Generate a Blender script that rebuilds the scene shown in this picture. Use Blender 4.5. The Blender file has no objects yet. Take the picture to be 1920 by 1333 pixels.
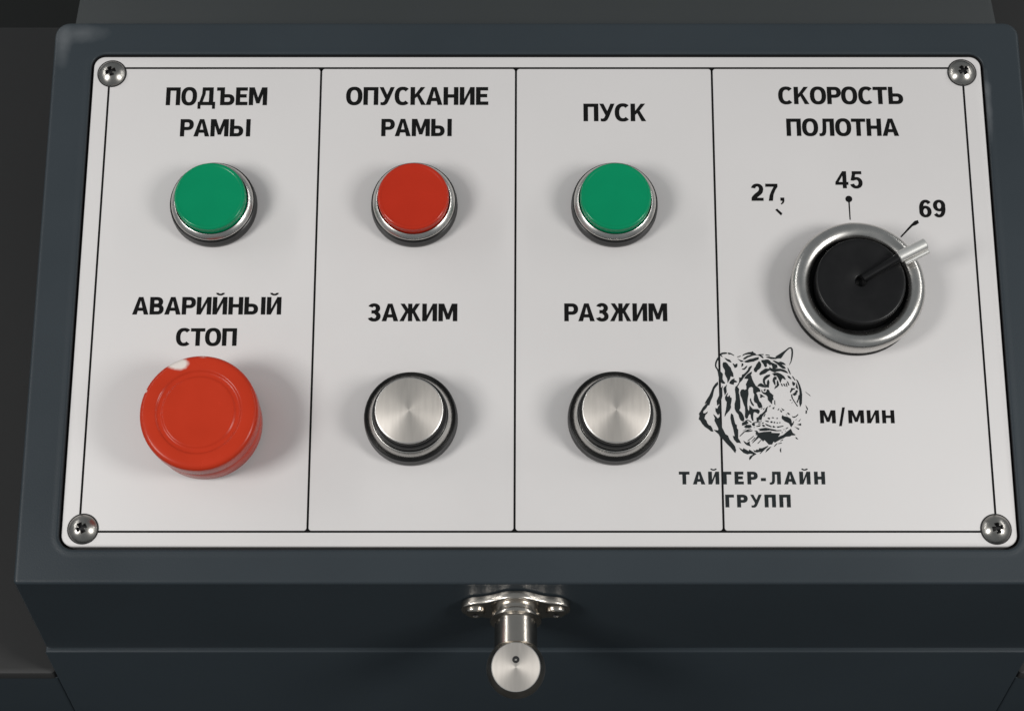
import bpy, math, random
from mathutils import Vector, Matrix
from mathutils.geometry import tessellate_polygon
random.seed(7)
sc = bpy.context.scene
C = sc.collection
R = math.radians

# ------------------------------------------------------------------ frames
# The console top slopes 18 degrees towards the operator. Plate frame: u right, v up the slope, w out of it.
SLOPE = R(18)
PL = Matrix.Rotation(SLOPE, 4, 'X')                 # plate frame -> world (origin = middle of the plate)
PX = 0.00018                                        # one survey unit in metres
FOC = 3373.0
TILT = R(16)                                        # camera axis against the plate normal

# ------------------------------------------------------------------ camera
cd = bpy.data.cameras.new("camera")
cam = bpy.data.objects.new("camera", cd)
C.objects.link(cam)
cd.sensor_width = 36.0
cd.lens = 36.0 * FOC / 1920.0
cd.clip_start = 0.01
cd.clip_end = 50.0
CAMM = Matrix.Rotation(SLOPE + TILT, 4, 'X') @ Matrix.Translation((0, 0, FOC * PX))
cam.matrix_world = CAMM
sc.camera = cam

# ------------------------------------------------------------------ world (dim workshop) and lamps
world = bpy.data.worlds.new("World")
sc.world = world
world.use_nodes = True
bg = world.node_tree.nodes['Background']
bg.inputs[0].default_value = (0.90, 0.96, 1.0, 1)
bg.inputs[1].default_value = 0.225

def lamp(name, pos, size, sy, power, col=(1, 1, 1), aim=(0, 0, 0)):
    l = bpy.data.lights.new(name, 'AREA')
    l.shape = 'RECTANGLE'
    l.size = size
    l.size_y = sy
    l.energy = power
    l.color = col
    o = bpy.data.objects.new(name, l)
    C.objects.link(o)
    p = PL @ Vector(pos)
    a = PL @ Vector(aim)
    o.location = p
    o.rotation_euler = (a - p).to_track_quat('-Z', 'Y').to_euler()
    return o

lamp("softbox_lamp", (-0.74, -0.20, 0.82), 0.27, 0.36, 6.9, (1, 0.985, 0.96))
lamp("softbox_lamp", (0.80, -0.19, 0.82), 0.27, 0.36, 6.8, (1, 0.985, 0.96))

def strip_lamp(x, power):
    o = lamp("strip_lamp", (x, 0.50, 0.45), 0.06, 0.80, power, (1, 0.99, 0.97))
    z = (PL.to_3x3() @ (Vector((x, 0.0, 0.45)))).normalized()
    y = (PL.to_3x3() @ Vector((0, 1, 0))).normalized()
    xx = y.cross(z).normalized()
    o.rotation_euler = Matrix((xx, y, z)).transposed().to_euler()
strip_lamp(-0.82, 1.5)
strip_lamp(0.86, 1.5)

sc.view_settings.view_transform = 'Standard'
sc.view_settings.look = 'None'
sc.view_settings.exposure = 0.0
sc.view_settings.gamma = 1.0

# ------------------------------------------------------------------ survey helpers (pixel of the photograph -> place)
CAMP = CAMM.translation
def ray(x, y):
    d = Vector(((x - 960.0), -(y - 666.0), -FOC))
    return (CAMM.to_3x3() @ d).normalized()
def onplane(x, y, p0, n):
    d = ray(x, y)
    t = (p0 - CAMP).dot(n) / d.dot(n)
    return CAMP + d * t
WN = (PL.to_3x3() @ Vector((0, 0, 1)))
PLI = PL.inverted()
def pp(x, y, h=0.0):
    """pixel -> plate frame (u, v) on the plane h metres above the plate"""
    q = PLI @ onplane(x, y, WN * h, WN)
    return (q.x, q.y)

# ------------------------------------------------------------------ materials
def mat(name, col, rough=0.5, metal=0.0, **k):
    m = bpy.data.materials.new(name)
    m.use_nodes = True
    nt = m.node_tree
    b = nt.nodes['Principled BSDF']
    b.inputs['Base Color'].default_value = (*col, 1)
    b.inputs['Roughness'].default_value = rough
    b.inputs['Metallic'].default_value = metal
    if k.get('coat'):
        b.inputs['Coat Weight'].default_value = k['coat']
        b.inputs['Coat Roughness'].default_value = k.get('coat_rough', 0.1)
    if 'spec' in k:
        b.inputs['Specular IOR Level'].default_value = k['spec']
    N, L = nt.nodes, nt.links
    tc = N.new('ShaderNodeTexCoord')
    if k.get('mottle'):                      # colour and roughness wander a little: handling, dust
        amt, scale = k['mottle']
        n = N.new('ShaderNodeTexNoise')
        n.inputs['Scale'].default_value = scale
        n.inputs['Detail'].default_value = 5
        L.new(tc.outputs['Object'], n.inputs['Vector'])
        r = N.new('ShaderNodeMapRange')
        r.inputs['From Min'].default_value = 0.3
        r.inputs['From Max'].default_value = 0.7
        r.inputs['To Min'].default_value = 1 - amt
        r.inputs['To Max'].default_value = 1 + amt
        L.new(n.outputs['Fac'], r.inputs['Value'])
        mx = N.new('ShaderNodeMix')
        mx.data_type = 'RGBA'
        mx.blend_type = 'MULTIPLY'
        mx.inputs['Factor'].default_value = 1
        mx.inputs['A'].default_value = (*col, 1)
        L.new(r.outputs['Result'], mx.inputs['B'])
        L.new(mx.outputs['Result'], b.inputs['Base Color'])
        r2 = N.new('ShaderNodeMapRange')
        r2.inputs['From Min'].default_value = 0.3
        r2.inputs['From Max'].default_value = 0.7
        r2.inputs['To Min'].default_value = max(0.02, rough - amt)
        r2.inputs['To Max'].default_value = rough + amt
        L.new(n.outputs['Fac'], r2.inputs['Value'])
        L.new(r2.outputs['Result'], b.inputs['Roughness'])
    if k.get('bump'):
        st, scale = k['bump']
        n = N.new('ShaderNodeTexNoise')
        n.inputs['Scale'].default_value = scale
        n.inputs['Detail'].default_value = 3
        L.new(tc.outputs['Object'], n.inputs['Vector'])
        bp = N.new('ShaderNodeBump')
        bp.inputs['Strength'].default_value = st
        bp.inputs['Distance'].default_value = 0.0001
        L.new(n.outputs['Fac'], bp.inputs['Height'])
        L.new(bp.outputs['Normal'], b.inputs['Normal'])
    if k.get('turned'):                      # faint smears and scratches across the turned rings
        mp = N.new('ShaderNodeMapping')
        mp.inputs['Scale'].default_value = (900, 120, 300)
        mp.inputs['Rotation'].default_value = (0, 0, 0.35)
        L.new(tc.outputs['Object'], mp.inputs['Vector'])
        sn = N.new('ShaderNodeTexNoise')
        sn.inputs['Scale'].default_value = 1.0
        sn.inputs['Detail'].default_value = 6
        L.new(mp.outputs['Vector'], sn.inputs['Vector'])
        sr = N.new('ShaderNodeMapRange')
        sr.inputs['From Min'].default_value = 0.3
        sr.inputs['From Max'].default_value = 0.7
        sr.inputs['To Min'].default_value = 0.94
        sr.inputs['To Max'].default_value = 1.05
        L.new(sn.outputs['Fac'], sr.inputs['Value'])
        sm = N.new('ShaderNodeMix')
        sm.data_type = 'RGBA'
        sm.blend_type = 'MULTIPLY'
        sm.inputs['Factor'].default_value = 1
        sm.inputs['A'].default_value = (*col, 1)
        L.new(sr.outputs['Result'], sm.inputs['B'])
        L.new(sm.outputs['Result'], b.inputs['Base Color'])
    if k.get('turned'):                      # lathe-turned face: rings round the axis, radial anisotropy
        b.inputs['Anisotropic'].default_value = k['turned']
        b.inputs['Anisotropic Rotation'].default_value = 0.25
        tg = N.new('ShaderNodeTangent')
        tg.direction_type = 'RADIAL'
        tg.axis = 'Z'
        L.new(tg.outputs['Tangent'], b.inputs['Tangent'])
        ln = N.new('ShaderNodeVectorMath')
        ln.operation = 'LENGTH'
        L.new(tc.outputs['Object'], ln.inputs[0])
        wn = N.new('ShaderNodeTexNoise')
        wn.noise_dimensions = '1D'
        wn.inputs['Scale'].default_value = 2600
        wn.inputs['Detail'].default_value = 4
        L.new(ln.outputs['Value'], wn.inputs['W'])
        bp = N.new('ShaderNodeBump')
        bp.inputs['Strength'].default_value = 0.12
        bp.inputs['Distance'].default_value = 0.00005
        L.new(wn.outputs['Fac'], bp.inputs['Height'])
        L.new(bp.outputs['Normal'], b.inputs['Normal'])
    return m

M = {}
M['plate'] = mat('satin_grey_plate', (0.578, 0.561, 0.556), 0.45, 0.0, mottle=(0.03, 11), bump=(0.05, 900), spec=0.4)
M['paint'] = mat('slate_enamel', (0.0262, 0.0340, 0.0405), 0.42, 0.0, mottle=(0.08, 9), bump=(0.3, 1800), spec=0.26)
M['ink'] = mat('black_ink', (0.004, 0.004, 0.004), 0.7, spec=0.12)
M['slate_ink'] = mat('slate_ink', (0.016, 0.020, 0.021), 0.7, spec=0.12)
M['recess'] = mat('black_recess_shade', (0.006, 0.006, 0.007), 0.7)  # black puts the shade of recesses into the colour; also colours the washers
M['green'] = mat('green_plastic', (0.0002, 0.215, 0.092), 0.26, spec=0.14, mottle=(0.05, 60), coat=0.22, coat_rough=0.12)
M['red'] = mat('red_plastic', (0.405, 0.024, 0.009), 0.26, coat=0.22, coat_rough=0.12, spec=0.14, mottle=(0.05, 60))
M['rubber'] = mat('black_gasket', (0.008, 0.008, 0.008), 0.33, spec=0.4)
M['chrome'] = mat('satin_chrome', (0.58, 0.565, 0.54), 0.27, 1.0, mottle=(0.03, 200))
M['lever'] = mat('lever_metal', (0.80, 0.79, 0.76), 0.42, 0.85)
M['dark_chrome'] = mat('dark_nickel', (0.40, 0.385, 0.36), 0.28, 1.0, mottle=(0.05, 300))
M['steel_face'] = mat('turned_steel', (0.64, 0.60, 0.555), 0.52, 1.0, turned=0.45)
M['steel_edge'] = mat('bright_steel', (0.66, 0.64, 0.61), 0.36, 1.0)
M['knob'] = mat('black_knob_plastic', (0.006, 0.006, 0.0065), 0.38, spec=0.28, mottle=(0.06, 120))
M['pewter'] = mat('cast_nickel', (0.56, 0.52, 0.47), 0.23, 1.0, mottle=(0.03, 150))
M['ball'] = mat('turned_nickel_side', (0.58, 0.54, 0.49), 0.30, 1.0, mottle=(0.05, 150))
M['machine'] = mat('machine_grey', (0.023, 0.023, 0.023), 0.7, mottle=(0.08, 6))
M['column'] = mat('column_grey', (0.029, 0.033, 0.034), 0.5, mottle=(0.08, 6))
M['floor'] = mat('dark_floor', (0.010, 0.011, 0.010), 0.8, mottle=(0.1, 5))

# red stop-button enamel with worn, chipped rim
def worn_red():
    m = mat('worn_red_enamel', (0.440, 0.033, 0.012), 0.25, spec=0.16, mottle=(0.05, 70))
    nt = m.node_tree
    N, L = nt.nodes, nt.links
    b = nt.nodes['Principled BSDF']
    src = b.inputs['Base Color'].links[0].from_socket
    tc = N.new('ShaderNodeTexCoord')
    def blob(p, r, soft):
        mp = N.new('ShaderNodeVectorMath')
        mp.operation = 'SUBTRACT'
        mp.inputs[1].default_value = p
        L.new(tc.outputs['Object'], mp.inputs[0])
        sc_ = N.new('ShaderNodeVectorMath')
        sc_.operation = 'MULTIPLY'
        sc_.inputs[1].default_value = r
        L.new(mp.outputs[0], sc_.inputs[0])
        ln = N.new('ShaderNodeVectorMath')
        ln.operation = 'LENGTH'
        L.new(sc_.outputs[0], ln.inputs[0])
        n = N.new('ShaderNodeTexNoise')
        n.inputs['Scale'].default_value = 260
        L.new(tc.outputs['Object'], n.inputs['Vector'])
        ad = N.new('ShaderNodeMath')
        ad.operation = 'ADD'
        L.new(ln.outputs['Value'], ad.inputs[0])
        L.new(n.outputs['Fac'], ad.inputs[1])
        mr = N.new('ShaderNodeMapRange')
        mr.inputs['From Min'].default_value = 1.5 - soft
        mr.inputs['From Max'].default_value = 1.5
        mr.inputs['To Min'].default_value = 1
        mr.inputs['To Max'].default_value = 0
        L.new(ad.outputs[0], mr.inputs['Value'])
        return mr.outputs['Result']
    def mixin(a, fac, col):
        mx = N.new('ShaderNodeMix')
        mx.data_type = 'RGBA'
        L.new(fac, mx.inputs['Factor'])
        L.new(a, mx.inputs['A'])
        mx.inputs['B'].default_value = (*col, 1)
        return mx.outputs['Result']
    mm = 0.001
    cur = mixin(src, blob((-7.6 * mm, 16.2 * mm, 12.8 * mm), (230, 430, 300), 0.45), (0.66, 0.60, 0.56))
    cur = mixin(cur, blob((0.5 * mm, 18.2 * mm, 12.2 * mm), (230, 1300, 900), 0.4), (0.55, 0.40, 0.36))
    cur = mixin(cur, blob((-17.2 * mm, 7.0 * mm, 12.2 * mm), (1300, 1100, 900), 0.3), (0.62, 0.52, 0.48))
    # thin chips along the seam of the skirt
    sp = N.new('ShaderNodeSeparateXYZ')
    L.new(tc.outputs['Object'], sp.inputs[0])
    s1 = N.new('ShaderNodeMath')
    s1.operation = 'SUBTRACT'
    s1.inputs[1].default_value = 0.0052
    L.new(sp.outputs['Z'], s1.inputs[0])
    s2 = N.new('ShaderNodeMath')
    s2.operation = 'ABSOLUTE'
    L.new(s1.outputs[0], s2.inputs[0])
    n2 = N.new('ShaderNodeTexNoise')
    n2.inputs['Scale'].default_value = 330
    n2.inputs['Detail'].default_value = 6
    L.new(tc.outputs['Object'], n2.inputs['Vector'])
    s3 = N.new('ShaderNodeMath')
    s3.operation = 'MULTIPLY_ADD'
    s3.inputs[1].default_value = -420.0
    L.new(s2.outputs[0], s3.inputs[0])
    L.new(n2.outputs['Fac'], s3.inputs[2])
    mr = N.new('ShaderNodeMapRange')
    mr.inputs['From Min'].default_value = 0.50
    mr.inputs['From Max'].default_value = 0.56
    L.new(s3.outputs[0], mr.inputs['Value'])
    cur = mixin(cur, mr.outputs['Result'], (0.60, 0.17, 0.10))
    L.new(cur, b.inputs['Base Color'])
    return m
M['worn_red'] = worn_red()

def scuffed(base):
    m = M[base].copy()
    m.name = 'scuffed_' + base
    nt = m.node_tree
    N, L = nt.nodes, nt.links
    b = nt.nodes['Principled BSDF']
    tc = N.new('ShaderNodeTexCoord')
    n = N.new('ShaderNodeTexNoise')
    n.inputs['Scale'].default_value = 160
    n.inputs['Detail'].default_value = 8
    L.new(tc.outputs['Object'], n.inputs['Vector'])
    src = b.inputs['Base Color'].links[0].from_socket
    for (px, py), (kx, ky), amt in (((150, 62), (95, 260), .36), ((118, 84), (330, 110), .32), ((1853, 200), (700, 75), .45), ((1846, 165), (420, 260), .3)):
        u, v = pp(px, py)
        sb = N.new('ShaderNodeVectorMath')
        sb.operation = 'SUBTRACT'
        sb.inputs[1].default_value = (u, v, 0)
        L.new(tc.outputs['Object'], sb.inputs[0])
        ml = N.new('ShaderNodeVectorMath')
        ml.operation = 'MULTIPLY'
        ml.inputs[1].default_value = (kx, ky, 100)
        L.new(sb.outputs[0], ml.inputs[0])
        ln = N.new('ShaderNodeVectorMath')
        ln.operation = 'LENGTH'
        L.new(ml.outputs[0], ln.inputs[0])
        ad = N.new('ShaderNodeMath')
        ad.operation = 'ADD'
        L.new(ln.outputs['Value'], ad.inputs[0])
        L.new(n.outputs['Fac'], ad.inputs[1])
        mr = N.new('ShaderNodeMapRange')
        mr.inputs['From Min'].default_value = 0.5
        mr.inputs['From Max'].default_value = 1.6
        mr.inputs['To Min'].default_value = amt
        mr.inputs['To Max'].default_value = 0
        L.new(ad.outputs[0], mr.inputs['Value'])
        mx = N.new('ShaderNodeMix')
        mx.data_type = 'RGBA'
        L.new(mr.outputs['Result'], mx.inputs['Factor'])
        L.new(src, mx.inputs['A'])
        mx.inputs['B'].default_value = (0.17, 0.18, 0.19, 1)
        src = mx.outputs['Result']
    L.new(src, b.inputs['Base Color'])
    return m
M['tray_paint'] = scuffed('paint')

# ------------------------------------------------------------------ object helpers
WM = {}
def link(name, data, parent=None, world_m=Matrix.Identity(4), **props):
    o = bpy.data.objects.new(name, data)
    C.objects.link(o)
    if parent is not None:
        o.parent = parent
        o.matrix_basis = WM[parent.name].inverted() @ world_m
    else:
        o.matrix_basis = world_m
    WM[o.name] = world_m.copy()
    for k, v in props.items():
        o[k] = v
    return o

def mesh(name, verts, faces, mats, smooth=True, midx=None, angle=35):
    me = bpy.data.meshes.new(name)
    me.from_pydata([tuple(v) for v in verts], [], faces)
    if not isinstance(mats, (list, tuple)):
        mats = [mats]
    for m in mats:
        me.materials.append(m)
    if midx:
        me.polygons.foreach_set('material_index', midx)
    if smooth:
        me.shade_smooth()
        try:
            me.set_sharp_from_angle(angle=R(angle))
        except Exception:
            pass
    me.update()
    return me

def lathe(name, prof, mats, seg=96, zones=None, angle=32):
    """prof: list of (r, z) in mm, from the outside bottom to the centre; zones: material index for each span"""
    V, F, MI = [], [], []
    rings = []
    for r, z in prof:
        if r <= 1e-6:
            V.append((0, 0, z * .001))
            rings.append([len(V) - 1])
        else:
            k = len(V)
            for i in range(seg):
                a = 2 * math.pi * i / seg
                V.append((r * .001 * math.cos(a), r * .001 * math.sin(a), z * .001))
            rings.append(list(range(k, k + seg)))
    for j in range(len(rings) - 1):
        a, b = rings[j], rings[j + 1]
        mi = zones[j] if zones else 0
        for i in range(seg):
            i2 = (i + 1) % seg
            if len(a) == 1 and len(b) == 1:
                continue
            if len(b) == 1:
                F.append((a[i], a[i2], b[0]))
            elif len(a) == 1:
                F.append((a[0], b[i2], b[i]))
            else:
                F.append((a[i], a[i2], b[i2], b[i]))
            MI.append(mi)
    return mesh(name, V, F, mats, True, MI, angle)

def arc(cx, cz, r, a0, a1, n=6):
    return [(cx + r * math.cos(R(a0 + (a1 - a0) * i / n)), cz + r * math.sin(R(a0 + (a1 - a0) * i / n))) for i in range(n + 1)]

def rrect(x0, y0, x1, y1, rad, n=8, rb=None):
    """rounded rectangle loop, counter-clockwise; rb = radius of the two lower corners"""
    rb = rad if rb is None else rb
    pts = []
    for cx, cy, r, a in ((x1 - rad, y1 - rad, rad, 0), (x0 + rad, y1 - rad, rad, 90), (x0 + rb, y0 + rb, rb, 180), (x1 - rb, y0 + rb, rb, 270)):
        for i in range(n + 1):
            t = R(a + 90 * i / n)
            pts.append((cx + r * math.cos(t), cy + r * math.sin(t)))
    return pts

def loft(loops, close_first=False, close_last=False):
    V, F = [], []
    n = len(loops[0])
    for l in loops:
        V += l
    for j in range(len(loops) - 1):
        for i in range(n):
            i2 = (i + 1) % n
            F.append((j * n + i, j * n + i2, (j + 1) * n + i2, (j + 1) * n + i))
    if close_last:
        k = (len(loops) - 1) * n
        F.append(tuple(range(k, k + n)))
    if close_first:
        F.append(tuple(reversed(range(n))))
    return V, F

def tube(p0, p1, r0, r1, name, mats, seg=24, cap_bevel=0.0002):
    """round bar between two points (given frame), ends slightly broken"""
    p0, p1 = Vector(p0), Vector(p1)
    d = (p1 - p0)
    L_ = d.length
    q = d.to_track_quat('Z', 'Y').to_matrix().to_4x4()
    q.translation = p0
    prof = [(0, 0), (r0 - cap_bevel, 0), (r0, cap_bevel), (r1, L_ - cap_bevel), (r1 - cap_bevel, L_), (0, L_)]
    V, F = [], []
    rings = []
    for r, z in prof:
        if r == 0:
            V.append(q @ Vector((0, 0, z)))
            rings.append([len(V) - 1])
        else:
            k = len(V)
            V += [q @ Vector((r * math.cos(2 * math.pi * i / seg), r * math.sin(2 * math.pi * i / seg), z)) for i in range(seg)]
            rings.append(list(range(k, k + seg)))
    for a, b in zip(rings, rings[1:]):
        for i in range(seg):
            i2 = (i + 1) % seg
            if len(a) == 1:
                F.append((a[0], b[i2], b[i]))
            elif len(b) == 1:
                F.append((a[i], a[i2], b[0]))
            else:
                F.append((a[i], a[i2], b[i2], b[i]))
    return mesh(name, V, F, mats)

# ------------------------------------------------------------------ background
CORN = [pp(103, 42), pp(1912, 42), pp(1994, 1095), pp(25, 1095)]
HX0 = (CORN[0][0] + CORN[3][0]) / 2
HX1 = (CORN[1][0] + CORN[2][0]) / 2
HY1, HY0 = CORN[0][1], CORN[2][1]
FE = PL @ Vector((0, HY0, 0))                        # front top edge
BE = PL @ Vector((0, HY1, 0))                        # back top edge
YF = FE.y
ZB = FE.z - 0.049                                    # lower edge of the upper tray
ZFLOOR = -0.45

v, f = [(-3, -3, 0), (3, -3, 0), (3, 3, 0), (-3, 3, 0)], [(0, 1, 2, 3)]
link('floor', mesh('floor', v, f, M['floor'], False), None, Matrix.Translation((0, 0, ZFLOOR)), kind='structure')

def slab(name, x0, x1, y0, y1, z0, z1, m, parent, bev=0.003):
    lo = rrect(x0, y0, x1, y1, bev * 2, 5)
    li = rrect(x0 + bev, y0 + bev, x1 - bev, y1 - bev, bev, 5)
    lm = rrect(x0 + bev * .3, y0 + bev * .3, x1 - bev * .3, y1 - bev * .3, bev * 1.7, 5)
    V, F = loft([[(x, y, z0) for x, y in lo], [(x, y, z1 - bev) for x, y in lo], [(x, y, z1 - bev * .3) for x, y in lm], [(x, y, z1) for x, y in li]], True, True)
    return link(name, mesh(name, V, F, m, True, None, 40), parent, Matrix.Identity(4))

# machine bed the console is built into: its flat top shows on the left, its front runs under the console
YB = YF - 0.0009
a = onplane(60, 1262, Vector((0, YB, 0)), Vector((0, -1, 0)))
ZBED = a.z
def onz(x, y, z):
    return onplane(x, y, Vector((0, 0, z)), Vector((0, 0, 1)))
b_ = onz(60, 50, ZBED)
bed = link('machine_bed', None, None, Matrix.Translation((0, 0.1, ZFLOOR)), label='dark grey machine bed stretching along the left side of the control panel', category='machine bed')
slab('top_plate', -0.62, HX0 - 0.0001, YB, b_.y, ZBED - 0.004, ZBED, M['machine'], bed, 0.0012)
slab('side_wall', -0.619, HX0 - 0.0001, YB + 0.0003, b_.y - 0.012, ZFLOOR, ZBED - 0.0042, M['paint'], bed, 0.0003)
slab('top_plate', HX1 + 0.0001, 0.62, YB, YB + 0.12, ZBED - 0.004, ZBED, M['machine'], bed, 0.0012)
slab('side_wall', HX1 + 0.0001, 0.619, YB + 0.0003, YB + 0.11, ZFLOOR, ZBED - 0.0042, M['paint'], bed, 0.0003)
# column behind the console
colm = link('machine_column', None, None, Matrix.Translation((0, BE.y + 0.1, ZFLOOR)), label='grey painted column standing behind the top edge of the control panel', category='machine column')
zc = BE.z - 0.012
cl, cr = onz(141, 30, zc), onz(1868, 30, zc)
slab('column_body', cl.x, cr.x, BE.y + 0.002, BE.y + 0.16, ZFLOOR, zc, M['column'], colm, 0.002)
tr = onz(1880, 30, zc - 0.03)
slab('side_wall', cr.x + 0.006, cr.x + 0.25, BE.y + 0.02, BE.y + 0.3, ZFLOOR, zc - 0.055, M['machine'], colm, 0.003)

# ------------------------------------------------------------------ control panel
root = link('control_panel', None, None, Matrix.Translation((0, 0, ZFLOOR)),
            label='slate grey sloping control panel with light grey faceplate, push buttons, red stop button and knob', category='control panel')

# faceplate outline
k = [pp(178, 107), pp(1838, 106), pp(1908, 1024), pp(113, 1024)]
PX0 = (k[0][0] + k[3][0]) / 2
PX1 = (k[1][0] + k[2][0]) / 2
PY1, PY0 = (k[0][1] + k[1][1]) / 2, k[2][1]
mm = 0.001
def L3(loop, w):
    return [(x, y, w) for x, y in loop]
def prr(off, rad, rb=None):                          # loop around the plate, grown by off
    return rrect(PX0 - off, PY0 - off, PX1 + off, PY1 + off, rad + off, 8)
def hrr(ins, rt=5.2 * mm, rb=1.6 * mm):              # loop inside the housing edge
    return rrect(HX0 + ins, HY0 + ins, HX1 - ins, HY1 - ins, max(rt - ins, .3 * mm), 8, max(rb - ins, .3 * mm))
gap = 0.95 * mm
loops = [L3(prr(gap, 4 * mm), -3.0 * mm), L3(prr(gap, 4 * mm), -0.35 * mm), L3(prr(gap + .1 * mm, 4 * mm), -0.12 * mm), L3(prr(gap + .35 * mm, 4 * mm), 0.12 * mm),
         L3(prr(gap + 0.9 * mm, 4 * mm), 0.18 * mm), L3(prr(gap + 1.9 * mm, 4 * mm), 0.02 * mm), L3(prr(gap + 3.0 * mm, 4 * mm), 0.0)]
bev = 1.3 * mm
loops.append(L3(hrr(bev + .5 * mm), 0.0))
for i in range(0, 7):
    t = R(15 * i)
    loops.append(L3(hrr(bev * (1 - math.sin(t))), -bev * (1 - math.cos(t))))
# skirt: straight down in the world
last = loops[-1]
for dz in (0.0004,):
    l_ = []
    for x, y, w in last:
        p = PL @ Vector((x, y, w))
        l_.append(tuple(PLI @ Vector((p.x, p.y, p.z - dz))))
    loops.append(l_)
sk = []
for x, y, w in last:
    p = PL @ Vector((x, y, w))
    sk.append(PLI @ Vector((p.x, p.y, ZB)))
loops.append([tuple(p) for p in sk])
inn = []
cx = sum(p.x for p in sk) / len(sk)
for p in sk:
    q = PL @ p
    inn.append(tuple(PLI @ Vector((q.x * 0.97, q.y + (0.004 if q.y < 0 else -0.004), ZB))))
loops.append(inn)
V, F = loft(loops, True, True)
# first loop is the recess floor: keep its face pointing up
F[-1] = tuple(range(len(loops[0])))
hs = mesh('housing', V, F, M['tray_paint'], True, None, 38)
hs.materials.append(M['recess'])
mi = [0] * len(F)
nl = len(loops[0])
for i in range(nl):
    mi[i] = 1
mi[-1] = 1
hs.polygons.foreach_set('material_index', mi)
import bmesh
bm = bmesh.new()
bm.from_mesh(hs)
bmesh.ops.recalc_face_normals(bm, faces=bm.faces)
bm.to_mesh(hs)
bm.free()
link('housing', hs, root, PL)

# base cabinet under the tray, front slightly proud, broken top edge
by0 = YF - 0.0011
by1 = BE.y
bl = rrect(HX0 + 0.0, by0, HX1 - 0.0, by1, .5 * mm, 6)
bl2 = rrect(HX0 + .25 * mm, by0 + .25 * mm, HX1 - .25 * mm, by1 - .25 * mm, .45 * mm, 6)
bl3 = rrect(HX0 + .8 * mm, by0 + .8 * mm, HX1 - .8 * mm, by1 - .8 * mm, .4 * mm, 6)
zt = ZB - 0.0008
V, F = loft([[(x, y, ZFLOOR) for x, y in bl], [(x, y, zt - .8 * mm) for x, y in bl], [(x, y, zt - .25 * mm) for x, y in bl2], [(x, y, zt) for x, y in bl3]], True, True)
link('base_cabinet', mesh('base_cabinet', V, F, M['paint'], True, None, 38), root)
V, F = loft([[(x, y, ZB - .0012) for x, y in rrect(HX0 + 5 * mm, by0 + 5 * mm, HX1 - 5 * mm, by1 - 5 * mm, 1 * mm, 4)], [(x, y, ZB + .0005) for x, y in rrect(HX0 + 5 * mm, by0 + 5 * mm, HX1 - 5 * mm, by1 - 5 * mm, 1 * mm, 4)]], True, True)
link('seam_shade_filler', mesh('seam_shade_filler', V, F, M['recess'], False), root)  # added black filler darkens the shadow gap between tray and base

# faceplate
ri = 3.9 * mm
def pin(ins):
    return rrect(PX0 + ins, PY0 + ins, PX1 - ins, PY1 - ins, ri - ins, 8)
V, F = loft([L3(pin(0), -1.9 * mm), L3(pin(0), -0.45 * mm), L3(pin(.12 * mm), -0.15 * mm), L3(pin(.45 * mm), 0.0)], True, True)
plate = link('faceplate', mesh('faceplate', V, F, M['plate'], True, None, 50), root, PL)

# ------------------------------------------------------------------ print on the faceplate
INKZ = 0.05 * mm
class Ink:
    def __init__(s):
        s.V, s.F, s.n = [], [], 0
    def poly(s, pts):
        z = INKZ + s.n * 0.0000012
        s.n = (s.n + 1) % 30
        k = len(s.V)
        s.V += [(x, y, z) for x, y in pts]
        for t in tessellate_polygon([[Vector((x, y, 0)) for x, y in pts]]):
            a, b, c = t
            A, B, D = pts[a], pts[b], pts[c]
            if (B[0] - A[0]) * (D[1] - A[1]) - (B[1] - A[1]) * (D[0] - A[0]) < 0:
                b, c = c, b
            s.F.append((k + a, k + b, k + c))
    def strip(s, A, B):                              # quads between two equal-length polylines
        z = INKZ + s.n * 0.0000012
        s.n = (s.n + 1) % 30
        k = len(s.V)
        n = len(A)
        s.V += [(x, y, z) for x, y in A] + [(x, y, z) for x, y in B]
        for i in range(n - 1):
            s.F.append((k + i, k + i + 1, k + n + i + 1, k + n + i))
    def done(s, name, m, **props):
        me = mesh(name, s.V, s.F, m, False)
        b = bmesh.new()
        b.from_mesh(me)
        for f_ in b.faces:
            if f_.normal.z < 0:
                f_.normal_flip()
        b.to_mesh(me)
        b.free()
        return link(name, me, plate, PL, **props)

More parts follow.
